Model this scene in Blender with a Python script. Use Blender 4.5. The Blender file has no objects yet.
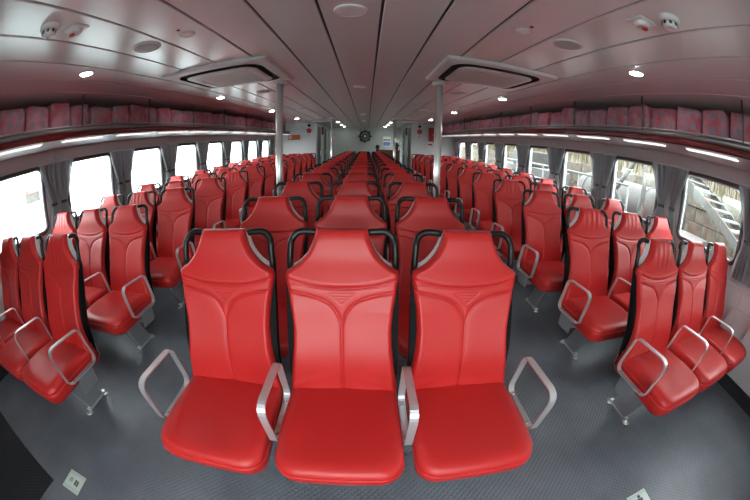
import bpy, bmesh, math, random
from math import sin, cos, pi, radians, sqrt, atan2, hypot
from mathutils import Vector, Matrix, Euler

random.seed(7)
SC = bpy.context.scene
COL = SC.collection

# ------------------------------------------------------------------ camera (15.8 mm equisolid fisheye)
PITCH, YAW, ROLL = 0.3287, 0.0309, 0.019
cam_data = bpy.data.cameras.new('camera')
cam_data.type = 'PANO'
cam_data.sensor_fit = 'HORIZONTAL'
cam_data.sensor_width = 36.0
cam_data.sensor_height = 24.0
cam_data.panorama_type = 'FISHEYE_EQUISOLID'
cam_data.fisheye_lens = 328.36 / 750 * 36
cam_data.fisheye_fov = radians(180)
cam_data.clip_start = 0.02
cam_data.clip_end = 500
cam = bpy.data.objects.new('camera', cam_data)
COL.objects.link(cam)
fw = Vector((sin(YAW), cos(YAW), 0)); rt = Vector((cos(YAW), -sin(YAW), 0)); up = Vector((0, 0, 1))
fw2 = fw * cos(PITCH) - up * sin(PITCH); up2 = up * cos(PITCH) + fw * sin(PITCH)
r3 = rt * cos(ROLL) + up2 * sin(ROLL); u3 = up2 * cos(ROLL) - rt * sin(ROLL)
M3 = Matrix((r3, u3, -fw2)).transposed()
cam.matrix_world = Matrix.Translation((0.0917, 0, 1.4372)) @ M3.to_4x4()
SC.camera = cam

# ------------------------------------------------------------------ sky, exposure
world = bpy.data.worlds.new('overcast_sky')
SC.world = world
world.use_nodes = True
wn = world.node_tree.nodes
bg = wn['Background']
bg.inputs[0].default_value = (0.93, 0.97, 1.0, 1)
bg.inputs[1].default_value = 7.0
vs = SC.view_settings
vs.view_transform = 'Standard'
vs.look = 'None'
vs.exposure = 1.28
vs.gamma = 1.0
vs.use_curve_mapping = False
SC.cycles.max_bounces = 10
SC.cycles.diffuse_bounces = 6
SC.cycles.glossy_bounces = 4
SC.cycles.transparent_max_bounces = 12

# ------------------------------------------------------------------ dimensions
CEIL = 2.13          # ceiling height
WX = 3.10            # side wall
SHELF_X = 2.36       # front of the luggage shelf
ROW = 0.7817         # seat pitch
Y0 = 1.23            # top of the first row of backrests
WIN_P = 1.215        # window pitch
WIN_Y0 = 1.53
END_Y = 11.05        # bulkhead behind the side blocks
FAR_Y = 14.7
FRONT_Y = -1.15

# ------------------------------------------------------------------ materials
def principled(name, color, rough=0.5, metal=0.0, spec=0.5, **kw):
    m = bpy.data.materials.new(name)
    m.use_nodes = True
    b = m.node_tree.nodes['Principled BSDF']
    b.inputs['Base Color'].default_value = (*color, 1)
    b.inputs['Roughness'].default_value = rough
    b.inputs['Metallic'].default_value = metal
    b.inputs['Specular IOR Level'].default_value = spec
    for k, v in kw.items():
        b.inputs[k].default_value = v
    return m

def nd(m, t):
    return m.node_tree.nodes.new(t)

def lk(m, a, b):
    m.node_tree.links.new(a, b)

def noise_color(m, c1, c2, scale, detail=4, coord='Object', lo=0.35, hi=0.65, stretch=None):
    t = nd(m, 'ShaderNodeTexCoord'); n = nd(m, 'ShaderNodeTexNoise'); r = nd(m, 'ShaderNodeValToRGB')
    n.inputs['Scale'].default_value = scale; n.inputs['Detail'].default_value = detail
    r.color_ramp.elements[0].position = lo; r.color_ramp.elements[1].position = hi
    r.color_ramp.elements[0].color = (*c1, 1); r.color_ramp.elements[1].color = (*c2, 1)
    src = t.outputs[coord]
    if stretch:
        mp = nd(m, 'ShaderNodeMapping'); mp.inputs['Scale'].default_value = stretch
        lk(m, src, mp.inputs[0]); src = mp.outputs[0]
    lk(m, src, n.inputs['Vector']); lk(m, n.outputs['Fac'], r.inputs[0])
    lk(m, r.outputs[0], m.node_tree.nodes['Principled BSDF'].inputs['Base Color'])
    return r

def noise_bump(m, scale, strength, dist=0.002, coord='Object', stretch=None, detail=3):
    t = nd(m, 'ShaderNodeTexCoord'); n = nd(m, 'ShaderNodeTexNoise'); b = nd(m, 'ShaderNodeBump')
    n.inputs['Scale'].default_value = scale; n.inputs['Detail'].default_value = detail
    b.inputs['Strength'].default_value = strength; b.inputs['Distance'].default_value = dist
    src = t.outputs[coord]
    if stretch:
        mp = nd(m, 'ShaderNodeMapping'); mp.inputs['Scale'].default_value = stretch
        lk(m, src, mp.inputs[0]); src = mp.outputs[0]
    lk(m, src, n.inputs['Vector']); lk(m, n.outputs['Fac'], b.inputs['Height'])
    lk(m, b.outputs[0], m.node_tree.nodes['Principled BSDF'].inputs['Normal'])

def emission(name, color, strength):
    m = bpy.data.materials.new(name); m.use_nodes = True
    nt = m.node_tree; nt.nodes.clear()
    e = nt.nodes.new('ShaderNodeEmission'); o = nt.nodes.new('ShaderNodeOutputMaterial')
    e.inputs[0].default_value = (*color, 1); e.inputs[1].default_value = strength
    nt.links.new(e.outputs[0], o.inputs[0])
    return m

M = {}
M['leather'] = principled('red_leather', (0.47, 0.016, 0.015), 0.45, 0, 0.42)
noise_bump(M['leather'], 240, 0.12, 0.001)
M['piping'] = principled('red_piping', (0.64, 0.03, 0.028), 0.42)
M['shell'] = principled('black_plastic', (0.006, 0.006, 0.0065), 0.75, 0, 0.12)
M['handle'] = principled('black_tube', (0.007, 0.006, 0.006), 0.36, 0, 0.3)
M['rim'] = principled('pale_plastic', (0.62, 0.60, 0.60), 0.45)
M['steel'] = principled('brushed_aluminium', (0.70, 0.70, 0.71), 0.45, 0.8)
noise_bump(M['steel'], 60, 0.08, 0.001, stretch=(1, 12, 12))
M['legsteel'] = principled('grey_steel', (0.42, 0.43, 0.44), 0.38, 0.75)
M['railsteel'] = principled('dull_rail_steel', (0.17, 0.15, 0.15), 0.4, 0.4)
M['rod'] = principled('dark_rod', (0.10, 0.09, 0.09), 0.4, 0.5)
M['chrome'] = principled('polished_steel', (0.80, 0.80, 0.79), 0.25, 0.6)
noise_bump(M['chrome'], 12, 0.15, 0.003, stretch=(1, 1, 0.15))
M['floor'] = principled('studded_vinyl', (0.115, 0.128, 0.148), 0.36, 0, 0.5)
M['mat'] = principled('dark_rubber', (0.02, 0.023, 0.028), 0.55, 0, 0.25)
for key, sc_ in (('floor', 46), ('mat', 40)):
    m = M[key]
    t = nd(m, 'ShaderNodeTexCoord'); v = nd(m, 'ShaderNodeTexVoronoi'); r = nd(m, 'ShaderNodeValToRGB'); b = nd(m, 'ShaderNodeBump')
    v.voronoi_dimensions = '2D'
    v.inputs['Scale'].default_value = sc_; v.inputs['Randomness'].default_value = 0.0
    r.color_ramp.elements[0].position = 0.22; r.color_ramp.elements[0].color = (1, 1, 1, 1)
    r.color_ramp.elements[1].position = 0.42; r.color_ramp.elements[1].color = (0, 0, 0, 1)
    b.inputs['Strength'].default_value = 0.8; b.inputs['Distance'].default_value = 0.003
    mp = nd(m, 'ShaderNodeMapping'); mp.inputs['Rotation'].default_value = (0, 0, radians(45))
    lk(m, t.outputs['Object'], mp.inputs[0]); lk(m, mp.outputs[0], v.inputs['Vector'])
    lk(m, v.outputs['Distance'], r.inputs[0]); lk(m, r.outputs[0], b.inputs['Height'])
    lk(m, b.outputs[0], m.node_tree.nodes['Principled BSDF'].inputs['Normal'])
if True:
    r = noise_color(M['floor'], (0.125, 0.142, 0.168), (0.165, 0.186, 0.214), 3.2, 6)
M['ceil'] = principled('glossy_ceiling_plank', (0.80, 0.785, 0.77), 0.26, 0.10, 0.6)
noise_bump(M['ceil'], 5, 0.05, 0.01, stretch=(1, 0.3, 1))
M['ceilback'] = principled('ceiling_joint_dark', (0.03, 0.025, 0.025), 0.7)
M['wall'] = principled('grey_wall_panel', (0.47, 0.44, 0.45), 0.45)
noise_color(M['wall'], (0.50, 0.475, 0.485), (0.56, 0.53, 0.54), 2.5)
M['wallhigh'] = principled('pinkish_cove_panel', (0.46, 0.42, 0.43), 0.42)
M['bulk'] = principled('white_bulkhead', (0.74, 0.74, 0.75), 0.5)
M['farwall'] = principled('greyish_green_wall', (0.42, 0.46, 0.44), 0.55)
M['base'] = principled('dark_skirting', (0.02, 0.021, 0.023), 0.5)
M['gasket'] = principled('window_gasket', (0.05, 0.05, 0.055), 0.4)
M['gasket_edge'] = principled('window_inner_edge', (0.55, 0.56, 0.57), 0.4)
M['curtain'] = principled('grey_curtain_cloth', (0.36, 0.36, 0.38), 0.38, 0.25, 0.5)
_m = M['curtain']; _t = nd(_m, 'ShaderNodeBsdfTranslucent'); _x = nd(_m, 'ShaderNodeMixShader'); _t.inputs[0].default_value = (0.75, 0.75, 0.77, 1)
_x.inputs[0].default_value = 0.5
lk(_m, _m.node_tree.nodes['Principled BSDF'].outputs[0], _x.inputs[1]); lk(_m, _t.outputs[0], _x.inputs[2]); lk(_m, _x.outputs[0], _m.node_tree.nodes['Material Output'].inputs['Surface'])
M['fascia'] = principled('dark_red_fascia', (0.11, 0.007, 0.008), 0.2, 0.0, 0.6)
M['shelf'] = principled('shelf_board_grey', (0.42, 0.38, 0.39), 0.45)
M['white'] = principled('white_plastic', (0.84, 0.83, 0.82), 0.42)
M['acwhite'] = principled('air_unit_plastic', (0.74, 0.71, 0.70), 0.40)
M['acgrille'] = principled('air_unit_grille', (0.70, 0.68, 0.65), 0.55)
M['disc'] = principled('speaker_grille_grey', (0.50, 0.50, 0.47), 0.55)
M['discpale'] = principled('pale_disc', (0.82, 0.78, 0.78), 0.45)
M['black'] = principled('matt_black', (0.01, 0.01, 0.01), 0.6)
M['red'] = principled('signal_red', (0.55, 0.02, 0.02), 0.4)
M['darkred'] = principled('dark_red_enamel', (0.30, 0.01, 0.012), 0.4)
M['orange'] = principled('orange_sign', (0.62, 0.14, 0.03), 0.5)
M['lamp'] = emission('lamp_diffuser', (1.0, 0.97, 0.92), 45.0)
M['strip'] = emission('strip_diffuser', (1.0, 0.96, 0.93), 0.55)
M['led'] = principled('red_indicator', (0.35, 0.01, 0.01), 0.3)
M['sticker'] = principled('pale_green_sticker', (0.62, 0.72, 0.66), 0.5)
M['ink'] = principled('sticker_ink', (0.05, 0.09, 0.08), 0.5)
M['inkpale'] = principled('sticker_ink_pale', (0.36, 0.50, 0.44), 0.5)
M['wood'] = principled('brown_counter', (0.20, 0.085, 0.035), 0.45)
noise_color(M['wood'], (0.16, 0.065, 0.025), (0.25, 0.11, 0.045), 6, stretch=(1, 1, 8))
M['doorglass'] = principled('dark_door_glass', (0.022, 0.032, 0.030), 0.4, 0, 0.25)
M['greyframe'] = principled('grey_door_frame', (0.33, 0.36, 0.35), 0.4)
M['skin'] = principled('skin', (0.45, 0.25, 0.17), 0.5)
M['hair'] = principled('black_hair', (0.008, 0.007, 0.007), 0.5)
M['shirt'] = principled('dark_shirt', (0.03, 0.03, 0.035), 0.8)
M['leaf'] = principled('leaf_green', (0.03, 0.10, 0.02), 0.5)
M['pot'] = principled('clay_pot', (0.25, 0.09, 0.04), 0.7)
M['blue'] = principled('print_blue', (0.16, 0.20, 0.50), 0.5)
M['green'] = principled('print_green', (0.12, 0.26, 0.08), 0.5)
M['screen'] = emission('lit_screen', (0.55, 0.75, 0.95), 0.75)
# glass of the windows: thin pane, lets light through, reflects at grazing angles
g = bpy.data.materials.new('window_glass'); g.use_nodes = True
gn = g.node_tree; gn.nodes.clear()
go = gn.nodes.new('ShaderNodeOutputMaterial'); gm = gn.nodes.new('ShaderNodeMixShader'); gl = gn.nodes.new('ShaderNodeLayerWeight'); gp = gn.nodes.new('ShaderNodeMath'); gf = gn.nodes.new('ShaderNodeMath')
gt = gn.nodes.new('ShaderNodeBsdfTransparent'); gg = gn.nodes.new('ShaderNodeBsdfGlossy')
gl.inputs['Blend'].default_value = 0.5; gp.operation = 'POWER'; gp.inputs[1].default_value = 5.0; gf.operation = 'MULTIPLY_ADD'; gf.inputs[1].default_value = 0.9; gf.inputs[2].default_value = 0.05
gn.links.new(gl.outputs['Facing'], gp.inputs[0]); gn.links.new(gp.outputs[0], gf.inputs[0])
gt.inputs[0].default_value = (0.93, 0.96, 0.95, 1); gg.inputs['Roughness'].default_value = 0.02
gn.links.new(gf.outputs[0], gm.inputs[0]); gn.links.new(gt.outputs[0], gm.inputs[1]); gn.links.new(gg.outputs[0], gm.inputs[2]); gn.links.new(gm.outputs[0], go.inputs[0])
M['glass'] = g
# patterned fabric of the packs on the shelves: pinkish red weave with grey-blue squares
m = principled('patterned_fabric', (0.45, 0.10, 0.13), 0.8, 0, 0.2)
M['fabric'] = m
t = nd(m, 'ShaderNodeTexCoord'); oi = nd(m, 'ShaderNodeObjectInfo')
add = nd(m, 'ShaderNodeVectorMath'); add.operation = 'ADD'
mulr = nd(m, 'ShaderNodeVectorMath'); mulr.operation = 'SCALE'; mulr.inputs['Scale'].default_value = 1.0
cr = nd(m, 'ShaderNodeCombineXYZ')
m1 = nd(m, 'ShaderNodeMath'); m1.operation = 'MULTIPLY'; m1.inputs[1].default_value = 37.0
lk(m, oi.outputs['Random'], m1.inputs[0]); lk(m, m1.outputs[0], cr.inputs[1])
lk(m, t.outputs['Object'], add.inputs[0]); lk(m, cr.outputs[0], add.inputs[1])
n1 = nd(m, 'ShaderNodeTexNoise'); n1.inputs['Scale'].default_value = 7; n1.inputs['Detail'].default_value = 3
r1 = nd(m, 'ShaderNodeValToRGB')
r1.color_ramp.elements[0].position = 0.38; r1.color_ramp.elements[0].color = (0.46, 0.12, 0.155, 1)
r1.color_ramp.elements[1].position = 0.62; r1.color_ramp.elements[1].color = (0.48, 0.26, 0.31, 1)
lk(m, add.outputs[0], n1.inputs['Vector']); lk(m, n1.outputs['Fac'], r1.inputs[0])
vo = nd(m, 'ShaderNodeTexVoronoi'); vo.distance = 'CHEBYCHEV'; vo.inputs['Scale'].default_value = 9.0; vo.inputs['Randomness'].default_value = 0.35
r2 = nd(m, 'ShaderNodeValToRGB'); r2.color_ramp.interpolation = 'CONSTANT'
r2.color_ramp.elements[0].position = 0.0; r2.color_ramp.elements[0].color = (1, 1, 1, 1)
r2.color_ramp.elements[1].position = 0.24; r2.color_ramp.elements[1].color = (0, 0, 0, 1)
lk(m, add.outputs[0], vo.inputs['Vector']); lk(m, vo.outputs['Distance'], r2.inputs[0])
sel = nd(m, 'ShaderNodeTexNoise'); sel.inputs['Scale'].default_value = 3.0
r3n = nd(m, 'ShaderNodeValToRGB'); r3n.color_ramp.elements[0].position = 0.45; r3n.color_ramp.elements[1].position = 0.55
lk(m, add.outputs[0], sel.inputs['Vector']); lk(m, sel.outputs['Fac'], r3n.inputs[0])
mm = nd(m, 'ShaderNodeMath'); mm.operation = 'MULTIPLY'
lk(m, r2.outputs[0], mm.inputs[0]); lk(m, r3n.outputs[0], mm.inputs[1])
mx = nd(m, 'ShaderNodeMixRGB'); mx.inputs[2].default_value = (0.27, 0.24, 0.31, 1)
lk(m, mm.outputs[0], mx.inputs[0]); lk(m, r1.outputs[0], mx.inputs[1])
lk(m, mx.outputs[0], m.node_tree.nodes['Principled BSDF'].inputs['Base Color'])
nb = nd(m, 'ShaderNodeTexNoise'); nb.inputs['Scale'].default_value = 14; bb = nd(m, 'ShaderNodeBump'); bb.inputs['Strength'].default_value = 0.5; bb.inputs['Distance'].default_value = 0.02
lk(m, add.outputs[0], nb.inputs['Vector']); lk(m, nb.outputs['Fac'], bb.inputs['Height']); lk(m, bb.outputs[0], m.node_tree.nodes['Principled BSDF'].inputs['Normal'])
# outside
M['water'] = principled('harbour_water', (0.20, 0.26, 0.26), 0.12, 0, 0.5)
noise_bump(M['water'], 1.2, 0.3, 0.1)
M['concrete'] = principled('quay_concrete', (0.0781, 0.0729, 0.0651), 0.85)
noise_color(M['concrete'], (0.0573, 0.0521, 0.0469), (0.0937, 0.0886, 0.0781), 1.5, 6)
M['stone'] = principled('weathered_block', (0.0694, 0.0564, 0.0434), 0.9)
noise_color(M['stone'], (0.0391, 0.0325, 0.026), (0.0955, 0.0781, 0.0564), 2.2, 6)
M['rust'] = principled('brown_plate', (0.0369, 0.026, 0.0217), 0.8)
M['stairgrey'] = principled('weathered_steel', (0.0406, 0.0394, 0.0358), 0.6)
M['tread'] = principled('pale_tread', (0.1128, 0.1128, 0.1085), 0.7)
M['tank'] = principled('grey_tank_paint', (0.0304, 0.0304, 0.0288), 0.6)
noise_color(M['tank'], (0.014, 0.013, 0.012), (0.028, 0.025, 0.021), 1.2, 5)
M['straw'] = principled('dry_reed', (0.0738, 0.0586, 0.0282), 0.8)
M['bank'] = principled('dry_bank', (0.0608, 0.0521, 0.0304), 0.9)
noise_color(M['bank'], (0.0391, 0.0325, 0.0195), (0.0868, 0.0716, 0.0391), 2.0, 6)
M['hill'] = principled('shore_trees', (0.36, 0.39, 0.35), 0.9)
M['boatwhite'] = principled('white_hull_paint', (0.0744, 0.0744, 0.0744), 0.5)
M['roofred'] = principled('red_roof', (0.32, 0.06, 0.05), 0.8)

# ------------------------------------------------------------------ mesh helpers
class MB:
    """collects vertices and faces of ONE mesh"""
    def __init__(s):
        s.v = []; s.f = []; s.sm = []
    def add(s, v, f, smooth=False):
        b = len(s.v); s.v += [tuple(p) for p in v]
        s.f += [tuple(i + b for i in q) for q in f]; s.sm += [smooth] * len(f)
        return s
    def box(s, x0, x1, y0, y1, z0, z1, c=0.0):
        """box, with chamfer c on all edges if c > 0"""
        if c <= 0:
            v = [(x, y, z) for x in (x0, x1) for y in (y0, y1) for z in (z0, z1)]
            f = [(0, 1, 3, 2), (4, 6, 7, 5), (0, 4, 5, 1), (2, 3, 7, 6), (0, 2, 6, 4), (1, 5, 7, 3)]
            return s.add(v, f)
        bm = bmesh.new()
        bmesh.ops.create_cube(bm, size=1)
        for p in bm.verts:
            p.co = Vector(((x0 + x1) / 2 + p.co.x * (x1 - x0), (y0 + y1) / 2 + p.co.y * (y1 - y0), (z0 + z1) / 2 + p.co.z * (z1 - z0)))
        bmesh.ops.bevel(bm, geom=list(bm.edges), offset=c, segments=2 if c > 0.006 else 1, affect='EDGES', profile=0.5)
        bm.verts.index_update()
        s.add([p.co[:] for p in bm.verts], [[q.index for q in fc.verts] for fc in bm.faces])
        bm.free()
        return s
    def tube(s, pts, r, n=12, closed=False, caps=True):
        pts = [Vector(p) for p in pts]; N = len(pts)
        rings = []
        prev = None
        for i, p in enumerate(pts):
            a = pts[i - 1] if (i > 0 or closed) else p
            b = pts[(i + 1) % N] if (i < N - 1 or closed) else p
            d = (b - a).normalized()
            if prev is None:
                ref = Vector((0, 0, 1)) if abs(d.z) < 0.9 else Vector((1, 0, 0))
                u = d.cross(ref).normalized()
            else:
                u = (prev - d * prev.dot(d)).normalized()
            prev = u; w = d.cross(u)
            rr = r[i] if isinstance(r, (list, tuple)) else r
            rings.append([p + (u * cos(2 * pi * k / n) + w * sin(2 * pi * k / n)) * rr for k in range(n)])
        v = [q for ring in rings for q in ring]; f = []
        for i in range(N if closed else N - 1):
            j = (i + 1) % N
            for k in range(n):
                l = (k + 1) % n
                f.append((i * n + k, j * n + k, j * n + l, i * n + l))
        s.add(v, f, True)
        if caps and not closed:
            b = len(s.v) - len(v)
            s.f.append(tuple(b + k for k in range(n))); s.sm.append(False)
            s.f.append(tuple(b + (N - 1) * n + k for k in reversed(range(n)))); s.sm.append(False)
        return s
    def lathe(s, prof, cx=0, cy=0, cz=0, n=32, axis='z', smooth=True):
        """prof: (radius, height) pairs"""
        rows = []
        v = []
        for r, h in prof:
            if r < 1e-6:
                rows.append([len(v)]); v.append((0, 0, h))
            else:
                rows.append(list(range(len(v), len(v) + n)))
                v += [(r * cos(2 * pi * k / n), r * sin(2 * pi * k / n), h) for k in range(n)]
        f = []
        for a, b in zip(rows, rows[1:]):
            for k in range(n):
                l = (k + 1) % n
                if len(a) == 1 and len(b) > 1: f.append((a[0], b[k], b[l]))
                elif len(b) == 1 and len(a) > 1: f.append((a[k], b[0], a[l]))
                elif len(a) > 1: f.append((a[k], b[k], b[l], a[l]))
        def tr(p):
            x, y, z = p
            if axis == 'y': x, y, z = x, z, y
            if axis == 'x': x, y, z = z, x, y
            return (cx + x, cy + y, cz + z)
        return s.add([tr(p) for p in v], f, smooth)
    def loops(s, loops, cap0=True, cap1=True, smooth=True, close=False):
        """loft of equal closed loops"""
        n = len(loops[0]); v = [p for l in loops for p in l]; f = []
        L = len(loops)
        for i in range(L if close else L - 1):
            j = (i + 1) % L
            for k in range(n):
                l = (k + 1) % n
                f.append((i * n + k, i * n + l, j * n + l, j * n + k))
        b = len(s.v)
        s.add(v, f, smooth)
        if not close:
            if cap0: s.f.append(tuple(b + k for k in reversed(range(n)))); s.sm.append(False)
            if cap1: s.f.append(tuple(b + (L - 1) * n + k for k in range(n))); s.sm.append(False)
        return s
    def mesh(s, name, mat):
        me = bpy.data.meshes.new(name)
        me.from_pydata(s.v, [], s.f)
        me.polygons.foreach_set('use_smooth', s.sm)
        bm = bmesh.new(); bm.from_mesh(me); bmesh.ops.recalc_face_normals(bm, faces=bm.faces); bm.to_mesh(me); bm.free()
        me.materials.append(mat)
        me.update()
        return me
    def build(s, name, mat, parent=None, loc=None, rot=None):
        return link(name, s.mesh(name, mat), parent, loc, rot)

def link(name, me, parent=None, loc=None, rot=None):
    o = bpy.data.objects.new(name, me)
    COL.objects.link(o)
    if loc is not None: o.location = loc
    if rot is not None: o.rotation_euler = rot
    if parent is not None: o.parent = parent
    return o

def empty(name, loc, label=None, cat=None, group=None, rot=None):
    o = bpy.data.objects.new(name, None)
    o.empty_display_size = 0.1
    COL.objects.link(o)
    o.location = loc
    if rot is not None: o.rotation_euler = rot
    return tag(o, label, cat, group)

def tag(o, label=None, cat=None, group=None, kind=None):
    if label: o['label'] = label
    if cat: o['category'] = cat
    if group: o['group'] = group
    if kind: o['kind'] = kind
    return o

def copy_thing(root, loc, label, group=None):
    r = root.copy(); COL.objects.link(r); r.location = loc; r['label'] = label
    if group: r['group'] = group
    for ch in list(root.children):
        c = ch.copy(); COL.objects.link(c); c.parent = r
        for gch in list(ch.children):
            d = gch.copy(); COL.objects.link(d); d.parent = c
    return r

def rrect(w, h, r, n=6):
    """closed rounded rectangle around the origin, (a, b) pairs"""
    out = []
    for cx, cy, a0 in ((w / 2 - r, h / 2 - r, 0), (-w / 2 + r, h / 2 - r, 90), (-w / 2 + r, -h / 2 + r, 180), (w / 2 - r, -h / 2 + r, 270)):
        for k in range(n + 1):
            a = radians(a0 + 90 * k / n)
            out.append((cx + r * cos(a), cy + r * sin(a)))
    return out

def interp(tab, x):
    if x <= tab[0][0]: return tab[0][1]
    for (a, b), (c, d) in zip(tab, tab[1:]):
        if x <= c: return b + (d - b) * (x - a) / (c - a)
    return tab[-1][1]

ORD = ['first', 'second', 'third', 'fourth', 'fifth', 'sixth', 'seventh', 'eighth', 'ninth', 'tenth', 'eleventh', 'twelfth', 'thirteenth',
       'fourteenth', 'fifteenth', 'sixteenth', 'seventeenth', 'eighteenth', 'nineteenth', 'twentieth']
def ordn(k):
    if k < 20: return ORD[k]
    n = k + 1
    return '%d%s' % (n, 'th' if 10 < n % 100 < 14 else {1: 'st', 2: 'nd', 3: 'rd'}.get(n % 10, 'th'))

# ================================================================== the cabin shell
# floor: three sheets with seams
fl = tag(MB().box(-WX, WX, FRONT_Y, FAR_Y + .2, -0.10, -0.012).build('floor', M['base']), 'deck under the grey studded floor sheets', 'floor', kind='structure')
for x0, x1 in ((-WX, -1.6208), (-1.6192, 1.6192), (1.6208, WX)):
    MB().box(x0, x1, FRONT_Y, FAR_Y, -0.012, 0.0).build('floor_sheet', M['floor'], fl)

# ceiling: dark backing with glossy planks
ce = tag(MB().box(-WX - .1, WX + .1, FRONT_Y - .1, FAR_Y + .2, CEIL + 0.012, CEIL + 0.12).build('ceiling', M['ceilback']), 'ceiling of long glossy grey planks with dark joints', 'ceiling', kind='structure')
ed = [0.152 + 0.305 * k for k in range(8)]
edges = [-e for e in reversed(ed)] + ed
plank_me = {}
def plank(x0, x1, y0, y1):
    w, l = x1 - x0 - 0.015, y1 - y0 - 0.010
    key = (round(w, 3), round(l, 3))
    if key not in plank_me:
        b = MB(); hw, hl = w / 2, l / 2
        c = 0.004
        b.loops([[(sx * (hw - i), sy * (hl - i), z) for sx, sy in ((-1, -1), (1, -1), (1, 1), (-1, 1))] for i, z in ((0, 0.013), (0, 0.004), (c, 0.0))], smooth=False)
        plank_me[key] = b.mesh('ceiling_plank', M['ceil'])
    link('ceiling_plank', plank_me[key], ce, ((x0 + x1) / 2, (y0 + y1) / 2, CEIL))
for ya, yb in ((FRONT_Y, 5.05), (5.05, 9.15), (9.15, FAR_Y)):
    for a, b in zip(edges, edges[1:]):
        plank(a, b, ya, yb)
    plank(edges[-1], WX, ya, yb); plank(-WX, edges[0], ya, yb)

# window positions
WINS = [WIN_Y0 + WIN_P * k for k in range(0, 8)]
WINS_DOCK = [WIN_Y0 - WIN_P] + WINS
GW, GZ0, GZ1 = 0.80, 0.96, 1.575
HOLE = GW + 0.02
win_no = 0
ring_me = {}
def window(side, yc):
    global win_no
    win_no += 1
    e = empty('window_%d' % win_no, (side * WX, yc, (GZ0 + GZ1) / 2))
    tag(e, '%s side window in dark rounded gasket, number %d from the front' % ('water' if side < 0 else 'dock', (WINS if side < 0 else WINS_DOCK).index(yc) + 1), 'window', kind='structure')
    if 'f' not in ring_me:
        h = GZ1 - GZ0
        def ring(w, hh, r, x): return [(x, a, b) for a, b in rrect(w, hh, r)]
        ring_me['f'] = MB().loops([ring(GW + .07, h + .07, .10, .02), ring(GW + .07, h + .07, .10, -.012), ring(GW + .05, h + .05, .09, -.022), ring(GW, h, .065, -.018), ring(GW, h, .065, .02)], False, False, False, True).mesh('window_frame', M['gasket'])
        ring_me['i'] = MB().loops([ring(GW, h, .065, .018), ring(GW, h, .065, -.004), ring(GW - .022, h - .022, .055, .0), ring(GW - .022, h - .022, .055, .018)], False, False, False, True).mesh('inner_edge', M['gasket_edge'])
        ring_me['g'] = MB().box(.020, .026, -GW / 2 - .005, GW / 2 + .005, -h / 2 - .005, h / 2 + .005).mesh('pane', M['glass'])
    rot = None if side > 0 else (0, 0, pi)
    fr = link('window_frame', ring_me['f'], e, None, rot)
    link('inner_edge', ring_me['i'], fr)
    link('pane', ring_me['g'], e, None, rot)

for side, nm in ((-1, 'left'), (1, 'right')):
    X0, X1 = sorted((side * WX, side * (WX + .06))); wins = WINS if side < 0 else WINS_DOCK
    b = MB()
    b.box(X0, X1, FRONT_Y, END_Y + .06, 0, GZ0 - .01)
    b.box(X0, X1, FRONT_Y, END_Y + .06, GZ1 + .01, CEIL + .02)
    ys = [FRONT_Y] + [v for w in wins for v in (w - HOLE / 2, w + HOLE / 2)] + [END_Y + .06]
    for a, c in zip(ys[0::2], ys[1::2]):
        b.box(X0, X1, a, c, GZ0 - .01, GZ1 + .01)
    w = tag(b.build('wall_' + nm, M['wall']), 'grey side wall with a row of windows on the %s side' % ('water' if side < 0 else 'dock'), 'wall', kind='structure')
    for y in wins: window(side, y)
    # lower panels between joints, each a piece of the wall
    js = [FRONT_Y + .02] + [WIN_Y0 + WIN_P * (k + .5) for k in range(-2, 8)] + [END_Y]
    for a, c in zip(js, js[1:]):
        xa, xb = sorted((side * WX, side * (WX - .008)))
        MB().box(xa, xb, a + .004, c - .004, .13, .79, .003).build('wall_panel', M['wall'], w)
        MB().box(xa, xb, a + .004, c - .004, GZ1 + .05, 1.735, .003).build('cove_panel', M['wallhigh'], w)
    xa, xb = sorted((side * WX, side * (WX - .022)))
    MB().box(xa, xb, FRONT_Y, END_Y, .795, .825, .004).build('sill_ledge', M['wall'], w)
    xa, xb = sorted((side * WX, side * (WX - .015)))
    tag(MB().box(xa, xb, FRONT_Y, END_Y, 0, .12, .003).build('baseboard_' + nm, M['base']), 'dark kick strip at the foot of the %s side wall' % ('water' if side < 0 else 'dock'), 'baseboard', kind='structure')

# unseen front wall; its two glazed openings are added to light the middle seats
b = MB()
FZ0, FZ1 = .75, 2.10
b.box(-WX - .06, WX + .06, FRONT_Y - .06, FRONT_Y, 0, FZ0); b.box(-WX - .06, WX + .06, FRONT_Y - .06, FRONT_Y, FZ1, CEIL + .02)
for a, c in ((-WX - .06, -.72), (-.03, .03), (.72, WX + .06)): b.box(a, c, FRONT_Y - .06, FRONT_Y, FZ0, FZ1)
tag(b.build('wall_front', M['wall']), 'unseen front bulkhead behind the viewpoint with two glazed openings added for light', 'wall', kind='structure')
for a, c in ((-.72, -.03), (.03, .72)):
    win_no += 1
    e = tag(empty('window_%d' % win_no, ((a + c) / 2, FRONT_Y - .03, (FZ0 + FZ1) / 2)), 'unseen glazed front opening behind the viewpoint, added to let light in', 'window', kind='structure')
    MB().box((a - c) / 2, (c - a) / 2, -.003, .003, (FZ0 - FZ1) / 2, (FZ1 - FZ0) / 2).build('pane', M['glass'], e)

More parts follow.
